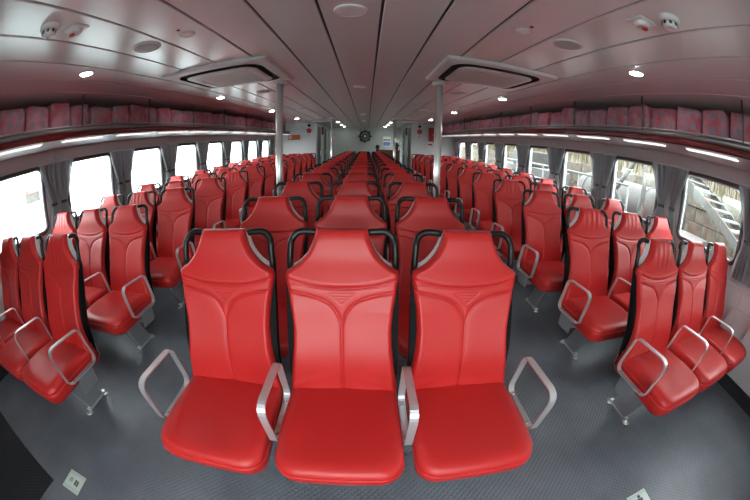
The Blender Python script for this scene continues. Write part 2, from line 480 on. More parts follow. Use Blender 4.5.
# bulkheads behind the side blocks and the passage beyond
OPX = 1.60
for side, nm in ((-1, 'left'), (1, 'right')):
    xa, xb = sorted((side * OPX, side * WX))
    w = tag(MB().box(xa, xb, END_Y, END_Y + .06, 0, CEIL + .012).build('wall_rear_' + nm, M['bulk']), 'white bulkhead behind the last row of the %s block' % ('water side' if side < 0 else 'dock side'), 'wall', kind='structure')
    for k in range(2):
        a = xa + (xb - xa) * k / 2; c = xa + (xb - xa) * (k + 1) / 2
        MB().box(a + .004, c - .004, END_Y - .008, END_Y, .02, CEIL - .005, .003).build('wall_panel', M['bulk'], w)
    xa, xb = sorted((side * OPX, side * (OPX + .06)))
    wb_ = MB()
    if side < 0: wb_.box(xa, xb, END_Y + .06, FAR_Y, 0, CEIL + .012)
    else:
        wb_.box(xa, xb, END_Y + .06, 13.8, 0, CEIL + .012); pass
        wb_.box(xa, xb, 13.8, FAR_Y, 0, .30); wb_.box(xa, xb, 13.8, FAR_Y, 1.80, CEIL + .012)
    w = tag(wb_.build('wall_passage_' + nm, M['farwall']), 'grey passage wall with dark doors beyond the %s bulkhead' % ('water side' if side < 0 else 'dock side'), 'wall', kind='structure')
    xa, xb = sorted((side * (OPX - .05), side * OPX))
    for k, (d0, d1) in enumerate(((11.25, 11.95), (13.0, 13.6))):
        n = (0 if side < 0 else 2) + k + 1
        d = empty('door_%d' % n, (side * OPX, (d0 + d1) / 2, 0))
        tag(d, 'dark glass door in the passage, %s on the %s side' % (('first', 'second')[k], 'water' if side < 0 else 'dock'), 'door', kind='structure')
        hw = (d1 - d0) / 2
        x0_, x1_ = sorted((0, -side * .03))
        f = MB()
        f.box(x0_, x1_, -hw - .05, -hw, 0, 2.0); f.box(x0_, x1_, hw, hw + .05, 0, 2.0); f.box(x0_, x1_, -hw - .05, hw + .05, 2.0, 2.05)
        f.build('door_frame', M['greyframe'], d)
        x0_, x1_ = sorted((0, -side * .018))
        lf = MB().box(x0_, x1_, -hw, hw, 0.01, 2.0).build('door_leaf', M['doorglass'], d)
        MB().box(*sorted((-side * .018, -side * .05)), hw - .10, hw - .07, .95, 1.15, .004).build('handle', M['steel'], lf)
    xa, xb = sorted((side * .92, side * (OPX + .05)))
    tag(MB().box(xa, xb, 10.0, 10.07, 2.085, CEIL, .004).build('trim_%d' % (1 if side < 0 else 2), M['bulk']), 'pale header strip under the ceiling on the %s side of the passage' % ('water' if side < 0 else 'dock'), 'trim', kind='structure')
win_no += 1
e = tag(empty('window_%d' % win_no, (OPX, 14.25, 1.05)), 'bright small window in the passage wall beyond the counter', 'window', kind='structure')
MB().box(.02, .028, -.4, .4, -.7, .7).build('pane', M['glass'], e)
for q in ((-.02, .07, -.45, -.39, -.75, .75), (-.02, .07, .39, .45, -.75, .75), (-.02, .07, -.39, .39, -.75, -.69), (-.02, .07, -.39, .39, .69, .75)): MB().box(*q).build('window_frame', M['greyframe'], e)
tag(MB().box(-OPX - .06, OPX + .06, FAR_Y, FAR_Y + .06, 0, CEIL + .012).build('wall_far', M['farwall']), 'greyish green far wall behind the ship wheel', 'wall', kind='structure')

# ================================================================== seats
SEAT_TILT = 0.15 / 0.67
WOUT = [(.40, .232), (.45, .231), (.55, .216), (.65, .203), (.72, .200), (.80, .207), (.88, .220), (.925, .227), (.945, .222), (.953, .208), (.965, .186), (.98, .167), (1.0, .149), (1.02, .134), (1.045, .120), (1.07, .110), (1.09, .104), (1.105, .100)]
def yplane(z):                       # depth of the backrest's middle plane at height z (0 at the top)
    lum = -0.022 * math.exp(-((z - .60) / .13) ** 2)      # lumbar bulge forward
    head = -0.012 * math.exp(-((z - 1.02) / .07) ** 2)
    return -(1.105 - z) * SEAT_TILT + lum + head
def polydist(x, z, pl):
    d = 9.0
    for (a, b), (c, e) in zip(pl, pl[1:]):
        dx, dz = c - a, e - b
        t = ((x - a) * dx + (z - b) * dz) / (dx * dx + dz * dz)
        t = 0 if t < 0 else 1 if t > 1 else t
        q = hypot(x - a - t * dx, z - b - t * dz)
        if q < d: d = q
    return d
SEAM1 = [(0.23 * k / 12, .886 + .042 * (k / 12) ** 2) for k in range(13)]
SEAM2 = [(.23, .884), (.19, .873), (.15, .865), (.11, .855), (.075, .843), (.05, .829), (.03, .810), (.014, .786), (.003, .755), (0, .74), (0, .43)]
TRI = [[(0, .868), (.052, .868)], [(.052, .868), (0, .826)], [(0, .856), (.036, .856)], [(0, .846), (.024, .846)]]

def backrest_mesh(creased=False):
    NX, NZ = 110, 230
    Z0, Z1 = .405, 1.105
    front = []
    for j in range(NZ + 1):
        z = Z0 + (Z1 - Z0) * j / NZ
        w = interp(WOUT, z)
        row = []
        ez = min((Z1 - z) / .035, 1.0); ez = sqrt(max(0, 1 - (1 - ez) ** 2))
        for i in range(NX + 1):
            u = -1 + 2 * i / NX
            x = u * w; ax = abs(x)
            ed_ = (w - ax)                       # distance to the side edge
            e1 = min(ed_ / .022, 1.0); e1 = sqrt(max(0, 1 - (1 - e1) ** 2))
            pad = .036 * e1 * (.55 + .45 * ez)
            if z < .90: pad += .020 * (ax / .22) ** 2 * e1 * min(1, (.90 - z) / .1)          # side wings come forward
            g_ = 0
            if .84 < z < .96: d1 = polydist(ax, z, SEAM1)
            else: d1 = 1
            d2 = polydist(ax, z, SEAM2)
            dd = min(d1, d2)
            g_ -= .0048 * math.exp(-(dd / .0034) ** 2)
            g_ += .0042 * (1 - math.exp(-dd / .012))
            if z > .90 and d1 < .02: g_ += .003 * max(0, 1 - d1 / .03)                        # the headrest cover laps over
            if .815 < z < .88 and ax < .07:
                d3 = min(polydist(ax, z, t_) for t_ in TRI)
                g_ -= .0022 * math.exp(-(d3 / .0028) ** 2)
            if creased and z > .94:
                g_ += .0042 * (abs(cos(x * 62 * (1 - .9 * (z - .94)))) ** 3 - .4) * min(1, (z - .94) / .04) * min(1, (1.105 - z) / .02) * max(0, 1 - (ax / .13) ** 2)
            # soft creases near the lower end
            g_ += .0016 * sin(z * 95 + ax * 30) * math.exp(-((z - .47) / .06) ** 2) * (ax / .2)
            row.append((x, yplane(z) - pad - g_ * e1, z))
        front.append(row)
    b = MB()
    v = [p for r in front for p in r]; W = NX + 1
    f = [(j * W + i, j * W + i + 1, (j + 1) * W + i + 1, (j + 1) * W + i) for j in range(NZ) for i in range(NX)]
    # back side: coarse copy of the boundary pushed back
    bound = [(0, i) for i in range(W)] + [(j, NX) for j in range(1, NZ + 1)] + [(NZ, i) for i in range(NX - 1, -1, -1)] + [(j, 0) for j in range(NZ - 1, 0, -1)]
    n = len(v); nb_ = len(bound)
    for (j, i) in bound:
        x, y, z = front[j][i]
        v.append((x * .985, yplane(z) + .008, z))
    for k in range(nb_):
        l = (k + 1) % nb_
        a, c = bound[k][0] * W + bound[k][1], bound[l][0] * W + bound[l][1]
        f.append((a, n + k, n + l, c))
    # back face as strips between left and right
    idx = {bd: n + k for k, bd in enumerate(bound)}
    f.append(tuple(idx[(0, i)] for i in range(W)) + (idx[(1, NX)], idx[(1, 0)]))
    for j in range(1, NZ - 1):
        f.append((idx[(j, 0)], idx[(j, NX)], idx[(j + 1, NX)], idx[(j + 1, 0)]))
    f.append((idx[(NZ - 1, 0)], idx[(NZ - 1, NX)]) + tuple(idx[(NZ, i)] for i in range(NX, -1, -1)))
    b.add(v, f, True)
    return b.mesh('backrest', M['leather'])

def shell_mesh():
    b = MB(); loops = []
    zs = [.375, .40, .45, .5, .6, .7, .8, .88, .93, .945, .955, .965, .98, 1.0, 1.02, 1.045, 1.07, 1.09]
    for z in zs:
        w = .224 if z < .94 else min(.224, interp(WOUT, z) - .006)
        y = yplane(max(z, .41))
        fy, by = y + .010, y + .052
        if z < .41: fy += .01
        if z > 1.06: by -= .02 * (z - 1.06) / .03
        loops.append([(-w, fy, z), (-w * .6, fy, z), (w * .6, fy, z), (w, fy, z), (w + .001, fy + .015, z), (w * .94, by - .006, z), (w * .7, by, z), (-w * .7, by, z), (-w * .94, by - .006, z), (-w - .001, fy + .015, z)])
    b.loops(loops, smooth=False)
    # forward side bolsters that show as black edges beside the upholstery
    for sx in (-1, 1):
        lp = []
        for k in range(13):
            z = .43 + .48 * k / 12
            t_ = sin(pi * k / 12)
            wi = interp(WOUT, z) - .012
            y = yplane(z)
            lp.append([(sx * wi, y + .012, z), (sx * (.224), y + .012, z), (sx * .226, y - .004 - .010 * t_, z), (sx * (wi + .008), y - .004 - .012 * t_, z)])
        b.loops(lp, smooth=False)
    return b.mesh('back_shell', M['shell'])

def rim_mesh(sx):
    b = MB(); lp = []
    zs = [.955, .965, .98, 1.0, 1.02, 1.045, 1.07, 1.09]
    for z in zs:
        w = interp(WOUT, z); y = yplane(z)
        lp.append([(sx * (w - .003), y + .009, z), (sx * (w - .001), y + .012, z), (sx * (w - .003), y + .046, z), (sx * (w - .014), y + .046, z), (sx * (w - .012), y + .009, z)])
    b.loops(lp, smooth=False)
    return b.mesh('side_rim', M['rim'])

def handle_mesh(sx):
    P = [(.092, 1.080), (.120, 1.086), (.150, 1.088)]
    for k in range(9):
        a = radians(90 - 90 * k / 8)
        P.append((.156 + .052 * cos(a), 1.036 + .052 * sin(a)))
    P += [(.210, 1.00), (.212, .97), (.212, .935)]
    pts = [(sx * x, yplane(z) + .022 + (.006 if z > 1.05 else 0), z) for x, z in P]
    return MB().tube(pts, .0138, 14).mesh('grab_handle', M['handle'])

def cushion_outline(inset, z, n=14):
    """plan outline, back edge at y=-.115, front at y=-.615"""
    yb, yf = -.105, -.644
    pts = []
    wb, wf = .226, .2315
    def corner(cx, cy, r, a0, a1, k):
        return [(cx + r * cos(radians(a0 + (a1 - a0) * i / k)), cy + r * sin(radians(a0 + (a1 - a0) * i / k))) for i in range(k + 1)]
    rb, rf = .03, .085
    right = corner(wf - rf, yf + rf, rf, -90, 0, n)
    side = [(wf + (wb - wf) * t / 8, yf + rf + (yb - rb - yf - rf) * t / 8) for t in range(1, 8)]
    back = corner(wb - rb, yb - rb, rb, 0, 90, 5)
    half = right + side + back
    full = half + [(-x, y) for x, y in reversed(half)]
    out = []
    cx, cy = 0, (yb + yf) / 2
    for x, y in full:
        sx_ = (abs(x) - inset) / max(abs(x), 1e-6) if abs(x) > inset else 0.0
        hx, hy = .229, .268
        out.append((x * (1 - inset / hx), cy + (y - cy) * (1 - inset / hy), z))
    return out
def cushion_mesh():
    b = MB()
    prof = [(.055, .330), (.030, .331), (.014, .337), (.006, .352), (.0015, .378), (.0005, .402), (.001, .409), (.006, .4125), (.001, .416), (.0005, .422), (.0025, .432), (.009, .443), (.019, .4505), (.034, .4555), (.055, .457), (.085, .4555), (.12, .453), (.16, .451), (.20, .450), (.222, .450)]
    lp = []
    for ins, z in prof:
        l = []
        for x, y, zz in cushion_outline(ins, z):
            t_ = min(1, max(0, (-.40 - y) / .22))
            fr = t_ * t_
            zz2 = zz
            if z > .414:
                zz2 += .012 * min(1, max(0, (-.12 - y) / .3)) - .012 * fr          # rises to the front, then falls
                zz2 += .006 * (abs(x) / .2) ** 2 * (1 - fr)
            if z < .40: y = y + .016 * fr * (.40 - z) / .07
            l.append((x, y, zz2))
        lp.append(l)
    b.loops(lp, smooth=True)
    return b.mesh('cushion', M['leather'])
def piping_mesh():
    pts = [(x, y, z) for x, y, z in cushion_outline(.001, .4125)]
    return MB().tube(pts, .0028, 6, closed=True).mesh('piping', M['piping'])
def mount_mesh():
    b = MB()
    b.box(-.10, .10, -.40, -.16, .3245, .3305, .002)
    b.box(-.16, -.13, -.22, -.06, .3245, .42, .004); b.box(.13, .16, -.22, -.06, .3245, .42, .004)
    return b.mesh('mounting_bracket', M['legsteel'])

ME = dict(back=backrest_mesh(), creased=backrest_mesh(True), shell=shell_mesh(), rl=rim_mesh(-1), rr=rim_mesh(1), hl=handle_mesh(-1), hr=handle_mesh(1), cus=cushion_mesh(), pip=piping_mesh(), mnt=mount_mesh())

proto = empty('ferry_seat', (0, Y0, 0.324), '-', 'seat')
def seat_part(name, me, parent=None):
    o = link(name, me, parent or proto)
    if parent is None: o.location = (0, 0, -0.324)
    return o
c_ = seat_part('cushion', ME['cus']); seat_part('piping', ME['pip'], c_)
seat_part('backrest', ME['back'])
tag(seat_part('back_shell', ME['shell']), 'black plastic back shell')
for k in ('hl', 'hr'): tag(seat_part('grab_handle', ME[k]), 'black tube grab handle')
for k in ('rl', 'rr'): tag(seat_part('side_rim', ME[k]), 'pale plastic rim')
seat_part('mounting_bracket', ME['mnt'])

# the frames: beam, two splayed legs, four looped armrests
def flatbar_loop(pts, r, hw, th, n=6):
    """closed flat bar with rounded corners in the y-z plane; hw half width in x"""
    P = []
    N = len(pts)
    for i in range(N):
        p0, p1, p2 = Vector(pts[i - 1]), Vector(pts[i]), Vector(pts[(i + 1) % N])
        a = (p0 - p1).normalized(); c = (p2 - p1).normalized()
        ang = a.angle(c); d = r / math.tan(ang / 2)
        s_, e_ = p1 + a * d, p1 + c * d
        for k in range(n + 1):
            t_ = k / n
            P.append(s_ * (1 - t_) ** 2 + p1 * 2 * t_ * (1 - t_) + e_ * t_ ** 2)
    L = len(P); lp = []
    for i in range(L):
        d = (P[(i + 1) % L] - P[i - 1]).normalized(); nrm = Vector((-d.y, d.x))
        o_, i_ = P[i] + nrm * th / 2, P[i] - nrm * th / 2
        lp.append([(-hw, o_.x, o_.y), (hw, o_.x, o_.y), (hw, i_.x, i_.y), (-hw, i_.x, i_.y)])
    return MB().loops(lp, smooth=False, close=True)
arm_me = flatbar_loop([(-.530, .655), (-.245, .640), (-.185, .395), (-.480, .405)], .050, .0145, .007).mesh('armrest', M['steel'])
brk = MB()
brk.box(-.004, .004, -.40, -.25, .29, .402, .001)
brk.box(-.012, .012, -.450, -.220, .4035, .4075, .001)
brk_me = brk.mesh('arm_bracket', M['legsteel'])
bolt_me = MB().lathe([(0, 0), (.007, 0), (.007, .003), (.004, .005), (0, .005)], 0, 0, 0, 10).mesh('bolt', M['chrome'])
beam_me = MB().box(-.775, .775, -.335, -.265, .284, .324, .004).mesh('beam', M['legsteel'])

def leg_mesh(sx):
    b = MB(); lp = []
    for t_, z in ((0, .028), (.1, .05), (.5, .15), (.9, .265), (1.0, .287)):
        x = sx * (.54 - .02 * t_); hw = .092 - .006 * t_
        yc = -.222 - .115 * t_
        lp.append([(x + p * .9, yc + q, z) for p, q in rrect(.036, hw * 2, .016, 4)])
    b.loops(lp, smooth=False)
    return b.mesh('leg', M['legsteel'])
foot_me = MB().box(-.017, .017, -.115, .115, .008, .030, .003).mesh('foot_bar', M['steel'])
disc_me = MB().lathe([(0, 0), (.032, 0), (.032, .006), (.026, .011), (.012, .012), (.011, .020), (0, .020)], 0, 0, 0, 20).mesh('foot_disc', M['chrome'])
fproto = empty('seat_frame', (0, Y0, 0), '-', 'seat frame')
link('beam', beam_me, fproto)
for x in (-.77, -.25, .25, .77):
    a = link('armrest', arm_me, fproto, (x, 0, 0))
    link('arm_bracket', brk_me, a)
    for y in (-.43, -.24): link('bolt', bolt_me, a, (0, y, .4075))
for sx in (-1, 1):
    l = link('leg', leg_mesh(sx), fproto)
    link('foot_bar', foot_me, l, (sx * .54, -.222, 0))
    for y in (-.115, .115): link('foot_disc', disc_me, l, (sx * .54, -.222 + y, 0))

BLOCKS = [('middle', 0.0, 15, 0.0), ('water side', -2.264, 13, -.015), ('dock side', 2.268, 13, -.015)]
first = True
for bn, bx, rows, dy in BLOCKS:
    for r in range(rows):
        y = Y0 + dy + r * ROW
        rown = ordn(r) + ' row'
        for c in (-1, 0, 1):
            if bn == 'middle':
                pos = ('seat by the water side aisle', 'centre seat', 'seat by the dock side aisle')[c + 1]
            else:
                s = -1 if bn == 'water side' else 1
                pos = {0: 'middle seat', s: 'window seat', -s: 'aisle seat'}[c]
            if bn == 'middle' and r == 0:
                lab = 'bright scarlet %s in the front row of the middle block' % pos
            else:
                lab = 'red leather %s in the %s of the %s block' % (pos, rown, bn)
            grp = 'red seats of the %s block' % bn
            if first:
                proto.location = (bx + c * .5, y, .324); proto['label'] = lab; proto['group'] = grp; first = False
            else:
                o = copy_thing(proto, (bx + c * .5, y, .324), lab, grp)
                if bn != 'middle' and (r * 5 + c * 3 + (0 if bn == 'dock side' else 2)) % 7 in (4, 5) or (bn == 'dock side' and r < 2 and c == -1):
                    o['label'] = lab + ', creased headrest'
                    for ch in o.children:
                        if ch.name.startswith('backrest'): ch.data = ME['creased']
        lab = 'metal frame with looped armrests carrying the %s of the %s block' % (rown, bn)
        if bn == 'middle' and r == 0:
            fproto.location = (bx, y, 0); fproto['label'] = lab; fproto['group'] = 'seat frames'
        else:
            copy_thing(fproto, (bx, y, 0), lab, 'seat frames')

# ================================================================== poles
def pole(x, y, lab):
    e = empty('grab_pole', (x, y, 0), lab, 'pole', 'steel poles')
    MB().tube([(0, 0, .0), (0, 0, CEIL - .001)], .038, 24).build('pole_shaft', M['chrome'], e)
    MB().lathe([(.039, -.03), (.07, -.028), (.075, -.010), (.075, 0), (.039, 0)], 0, 0, CEIL - .002, 28).build('top_flange', M['white'], e)
    MB().lathe([(.039, .012), (.07, .010), (.075, .0), (.039, 0)], 0, 0, 0.001, 28).build('base_flange', M['chrome'], e)
pole(-.842, 3.45, 'polished steel pole by the third middle row, on the water side aisle')
pole(.842, 3.45, 'polished steel pole by the third middle row, on the dock side aisle')
pole(-.855, 9.03, 'distant polished steel pole near the passage on the water side aisle')
pole(.845, 9.03, 'distant polished steel pole near the passage on the dock side aisle')

# ================================================================== luggage shelves with packs
pack_me = []
def pack_mesh(seed):
    rnd = random.Random(seed)
    b = MB(); lp = []
    NZ = 10
    ph = [rnd.uniform(0, 6.28) for _ in range(6)]
    lean = rnd.uniform(-.004, .004)
    for k in range(NZ + 1):
        t_ = k / NZ
        z = .275 * t_
        e = 1 - .07 * (2 * t_ - 1) ** 8
        hw = .145 * e; hd = .10 * e * (1 - .12 * t_)
        l = []
        for a, c in rrect(2 * hw, 2 * hd, .035, 5):
            wob = .005 * sin(z * 40 + ph[0] + a * 30) + .005 * sin(a * 45 + ph[1])
            zz = z + (.012 * sin(a * 22 + ph[2]) + .008 * sin(a * 60 + ph[3])) * t_
            l.append((c + wob, a + lean * t_ * 2, zz))
        lp.append(l)
    b.loops(lp, smooth=True)
    return b.mesh('fabric_pack', M['fabric'])
pack_me = [pack_mesh(s) for s in range(5)]
rod_me = MB().tube([(0, 0, 1.80), (0, 0, CEIL)], .009, 8).mesh('hanger_rod', M['rod'])
LY0, LY1 = -.6, 10.35
for side in (-1, 1):
    sn = 'water' if side < 0 else 'dock'
    e = empty('luggage_shelf', (side * WX, 0, 1.745), 'long overhead shelf with red fascia and steel rail above the %s side windows' % sn, 'shelf')
    def lx(x): return side * x - side * WX
    def bx2(a, b_): return sorted((lx(a), lx(b_)))
    MB().box(*bx2(SHELF_X + .02, WX - .001), LY0, LY1, .012, .030).build('shelf_board', M['shelf'], e)
    under = MB().box(*bx2(SHELF_X + .02, WX - .001), LY0, LY1, 0.0, .012).build('shelf_underside', M['wallhigh'], e)
    f = MB(); xs = [(SHELF_X, .052), (SHELF_X - .006, .04), (SHELF_X - .006, .012), (SHELF_X + .004, 0), (SHELF_X + .022, 0), (SHELF_X + .022, .052)]
    f.loops([[(lx(x), y, z) for x, z in xs] for y in (LY0, LY1)], smooth=False)
    tag(f.build('fascia', M['fascia'], e), 'dark red glossy fascia strip')
    MB().tube([(lx(SHELF_X + .004), LY0, .072), (lx(SHELF_X + .004), LY1, .072)], .021, 16).build('front_rail', M['railsteel'], e)
    MB().tube([(lx(SHELF_X + .006), LY0, .105), (lx(SHELF_X + .006), LY1, .105)], .007, 8).build('upper_rail', M['legsteel'], e)
    y = -.2
    k = 0
    while y < LY1:
        link('hanger_rod', rod_me, e, (lx(SHELF_X + .006), y, -1.745)); k += 1
        y = .90 + 1.11 * (k - 1)
    # strip lights under the shelf
    for k in range(16):
        yc = -.36 + .8 * k
        if yc > LY1 - .3: break
        s = empty('strip_light', (side * 2.405, yc, 1.745), 'strip light under the %s side shelf, %s from the front' % (sn, ordn(k)), 'lamp', 'strip lights under the shelves')
        MB().box(-.020, .065, -.27, .27, -.012, 0, .003).build('lamp_housing', M['white'], s)
        MB().box(-.015, .058, -.26, .26, -.022, -.010, .003).build('diffuser', M['strip'], s)
    rnd = random.Random(11 + side)
    y = .30; k = 0; nxt = 1.0
    while y < LY1 - .2:
        sc_ = nxt
        x = side * (2.545 + rnd.uniform(-.012, .02))
        o = link('fabric_pack', pack_me[(k * 3 + rnd.randint(0, 2)) % 5], None, (x, y, 1.7755), (0, 0, (0 if side > 0 else pi) + rnd.uniform(-.012, .012)))
        o.scale = (1, sc_, rnd.uniform(.95, 1.08))
        tag(o, 'pinkish red patterned pack on the %s side shelf, %s from the front' % (sn, ordn(k)), 'bag', 'patterned packs on the shelves')
        k += 1
        nxt = rnd.uniform(.85, 1.15); y += .145 * (sc_ + nxt) + rnd.uniform(.016, .030)

# ================================================================== curtains at the window pillars
def curtain_mesh(seed, s):
    rnd = random.Random(seed); NZ, NY = 22, 26
    ph = rnd.uniform(0, 6)
    rows = []
    for j in range(NZ + 1):
        t_ = j / NZ; z = 1.60 - .74 * t_
        w = interp([(0, .27), (.25, .20), (.5, .105), (.56, .08), (.62, .10), (.8, .16), (1, .18)], t_)
        off = interp([(0, 0), (.5, .05), (.56, .055), (.7, .05), (1, .035)], t_) * s
        rows.append([((.024 * sin(i / NY * 2 * pi * 3.5 + ph) * (1 - .35 * (abs(t_ - .56) < .08)) + .004 * sin(i * 1.7 + j * .3)), -off + (i / NY - .5) * w, z) for i in range(NY + 1)])
    b = MB(); W = NY + 1
    v = [(x - .0015, y, z) for r in rows for x, y, z in r] + [(x + .0015, y, z) for r in rows for x, y, z in r]
    n = W * (NZ + 1); f = []
    for j in range(NZ):
        for i in range(NY):
            a = j * W + i
            f.append((a, a + 1, a + W + 1, a + W)); f.append((n + a, n + a + W, n + a + W + 1, n + a + 1))
        f.append((j * W, (j + 1) * W, n + (j + 1) * W, n + j * W)); f.append((j * W + NY, n + j * W + NY, n + (j + 1) * W + NY, (j + 1) * W + NY))
    b.add(v, f, True)
    tie = MB().loops([[(.026 * cos(a), -.055 * s + .045 * sin(a), z) for a in [2 * pi * k / 16 for k in range(16)]] for z in (1.17, 1.20)], False, False, True)
    return b.mesh('drape', M['curtain']), tie.mesh('tie_band', M['gasket'])
cm = {s: curtain_mesh(3 + s, s) for s in (-1, 1)}
rail_me = MB().tube([(0, -.21, 1.605), (0, .21, 1.605)], .006, 8).mesh('curtain_rail', M['steel'])
for side in (-1, 1):
    sn = 'water' if side < 0 else 'dock'
    n = 0
    for k in range(-2, 8):
        yc = WIN_Y0 + WIN_P * (k + .5)
        if yc > END_Y - .1 or k < -1: continue
        for s, wd in ((-1, 'near'), (1, 'far')):
            e = empty('curtain', (side * (WX - .05), yc + s * .137, 0), 'grey tied curtain on the %s edge of the %s pillar, %s side' % (wd, ordn(n), sn), 'curtain', 'grey curtains between the windows')
            rot = None if side > 0 else (0, 0, pi)
            ss = s if side > 0 else -s
            link('drape', cm[ss][0], e, None, rot); link('tie_band', cm[ss][1], e, None, rot)
            MB().tube([(0, -.134, 1.606), (0, .134, 1.606)], .006, 8).build('curtain_rail', M['steel'], e)
            MB().box(*sorted((0, side * .05)), -.008, .008, 1.598, 1.614).build('rail_bracket', M['steel'], e)
        n += 1

# ================================================================== ceiling fittings
def lamp(x, y, lab):
    e = empty('ceiling_lamp', (x, y, CEIL), lab, 'lamp', 'round ceiling lamps')
    MB().lathe([(.062, 0), (.062, -.006), (.055, -.009), (.048, -.004), (.048, 0)], n=28).build('bezel', M['white'], e)
    MB().lathe([(0, -.013), (.040, -.012), (.049, -.007), (.049, -.001), (0, -.001)], n=28).build('diffuser', M['lamp'], e)
for k in range(-1, 4):
    for s in (-1, 1):
        lamp(s * 1.805, 1.56 + 2.43 * k, 'small round white ceiling lamp over the %s seats, %s from the front' % ('water side' if s < 0 else 'dock side', ordn(k + 1)))
for k, y in enumerate((10.95, 12.55, 14.1)):
    for s in (-1, 1):
        lamp(s * .865, y, 'small round ceiling lamp over the passage, %s of three on the %s side' % (ordn(k), 'water' if s < 0 else 'dock'))

def disc(name, x, y, r, mat, lab, cat, led=False, group=None):
    e = empty(name, (x, y, CEIL), lab, cat, group)
    MB().lathe([(r, 0), (r, -.006), (r * .93, -.012), (r * .88, -.010), (r * .88, 0)], n=36).build('rim', M['discpale'], e)
    MB().lathe([(0, -.009), (r * .6, -.0095), (r * .89, -.008), (r * .89, -.001), (0, -.001)], n=36).build('grille', mat, e)
    if led: MB().lathe([(0, -.006), (.010, -.005), (.012, 0)], n=12).build('indicator', M['led'], e, (-.01 if x < 0 else .01, -.085, 0))
rows_y = [1.555, 3.97, 6.4, 8.8]
for k, y in enumerate(rows_y):
    if k < 2: disc('ceiling_speaker', 0, y if k == 0 else 3.93, .082, M['discpale'], 'pale round disc in the middle of the ceiling, %s from the front' % ordn(k), 'speaker', group='pale ceiling discs')
    for s in (-1, 1):
        disc('air_vent', s * 1.195, y, .092, M['disc'], 'round grey vent in the ceiling on the %s side, %s from the front' % ('water' if s < 0 else 'dock', ordn(k)), 'vent', group='round ceiling vents')
for s in (-1, 1):
    disc('motion_sensor', s * .895, 1.555, .046, M['discpale'], 'small pale ring with red indicator in the ceiling, %s side' % ('water' if s < 0 else 'dock'), 'sensor', True, 'ceiling sensors')
    sn = 'water' if s < 0 else 'dock'
    e = empty('smoke_detector', (s * 1.235, .777, CEIL), 'white domed smoke detector in the ceiling on the %s side' % sn, 'detector', 'smoke detectors')
    MB().lathe([(.055, 0), (.055, -.012), (.050, -.022), (.036, -.026), (.036, -.020)], n=28).build('detector_base', M['white'], e)
    d = MB().lathe([(.037, -.020), (.037, -.040), (.028, -.050), (.015, -.052), (.015, -.047), (0, -.047)], n=28).build('detector_dome', M['white'], e)
    for k in range(8):
        a = 2 * pi * k / 8
        MB().box(-.006, .006, -.003, .003, -.008, .008).build('dark_slot', M['black'], d, (.036 * cos(a), .036 * sin(a), -.032), (0, 0, a + pi / 2))
    e = empty('call_point', (s * 1.205, .932, CEIL), 'white ceiling socket with a red button beside the detector, %s side' % sn, 'alarm', 'ceiling call points')
    MB().box(-.055, .055, -.055, .055, -.008, 0, .003).build('socket_base', M['white'], e)
    MB().lathe([(.040, -.008), (.038, -.028), (.026, -.034), (.018, -.030), (0, -.030)], n=24).build('socket_ring', M['white'], e)
    MB().lathe([(.016, -.028), (.016, -.040), (.010, -.044), (0, -.044)], n=16).build('button', M['red'], e, (s * .010, -.008, 0))
for k, y in enumerate((7.7, 9.98)):
    e = empty('ceiling_sensor', (0, y, CEIL), 'small white box fitting on the ceiling centreline, %s one' % ('nearer' if k == 0 else 'further'), 'sensor')
    MB().box(-.06, .06, -.07, .07, -.035, 0, .008).build('sensor_body', M['white'], e)
    MB().lathe([(.03, -.035), (.026, -.05), (.012, -.058), (0, -.058)], n=16).build('lens', M['discpale'], e)

# cassette air units
def sq(w, r, z, n=6): return [(a, c, z) for a, c in rrect(w, w, r, n)]
for s in (-1, 1):
    e = empty('air_conditioner', (s * 1.135, 2.79, CEIL), 'square white ceiling air unit with black slot, %s side' % ('water' if s < 0 else 'dock'), 'air conditioner', 'ceiling air units')
    MB().loops([sq(.955, .012, 0), sq(.955, .012, -.008), sq(.93, .012, -.024), sq(.80, .13, -.030), sq(.785, .14, -.028), sq(.785, .14, -.002)], False, False, False).build('panel_frame', M['acwhite'], e)
    MB().loops([sq(.783, .14, -.0275), sq(.783, .14, -.002), sq(.66, .11, -.002), sq(.66, .11, -.036), sq(.655, .11, -.036), sq(.655, .11, -.001), sq(.79, .14, -.001), sq(.79, .14, -.0275)], False, False, False, True).build('air_slot', M['black'], e)
    p = MB().loops([sq(.662, .11, -.034), sq(.662, .11, -.038), sq(.62, .10, -.046), sq(.50, .02, -.048)], True, False, False).build('centre_panel', M['acwhite'], e)
    MB().loops([sq(.502, .02, -.0475), sq(.495, .02, -.050), sq(.49, .02, -.046)], False, True, False).build('grille', M['acgrille'], p)

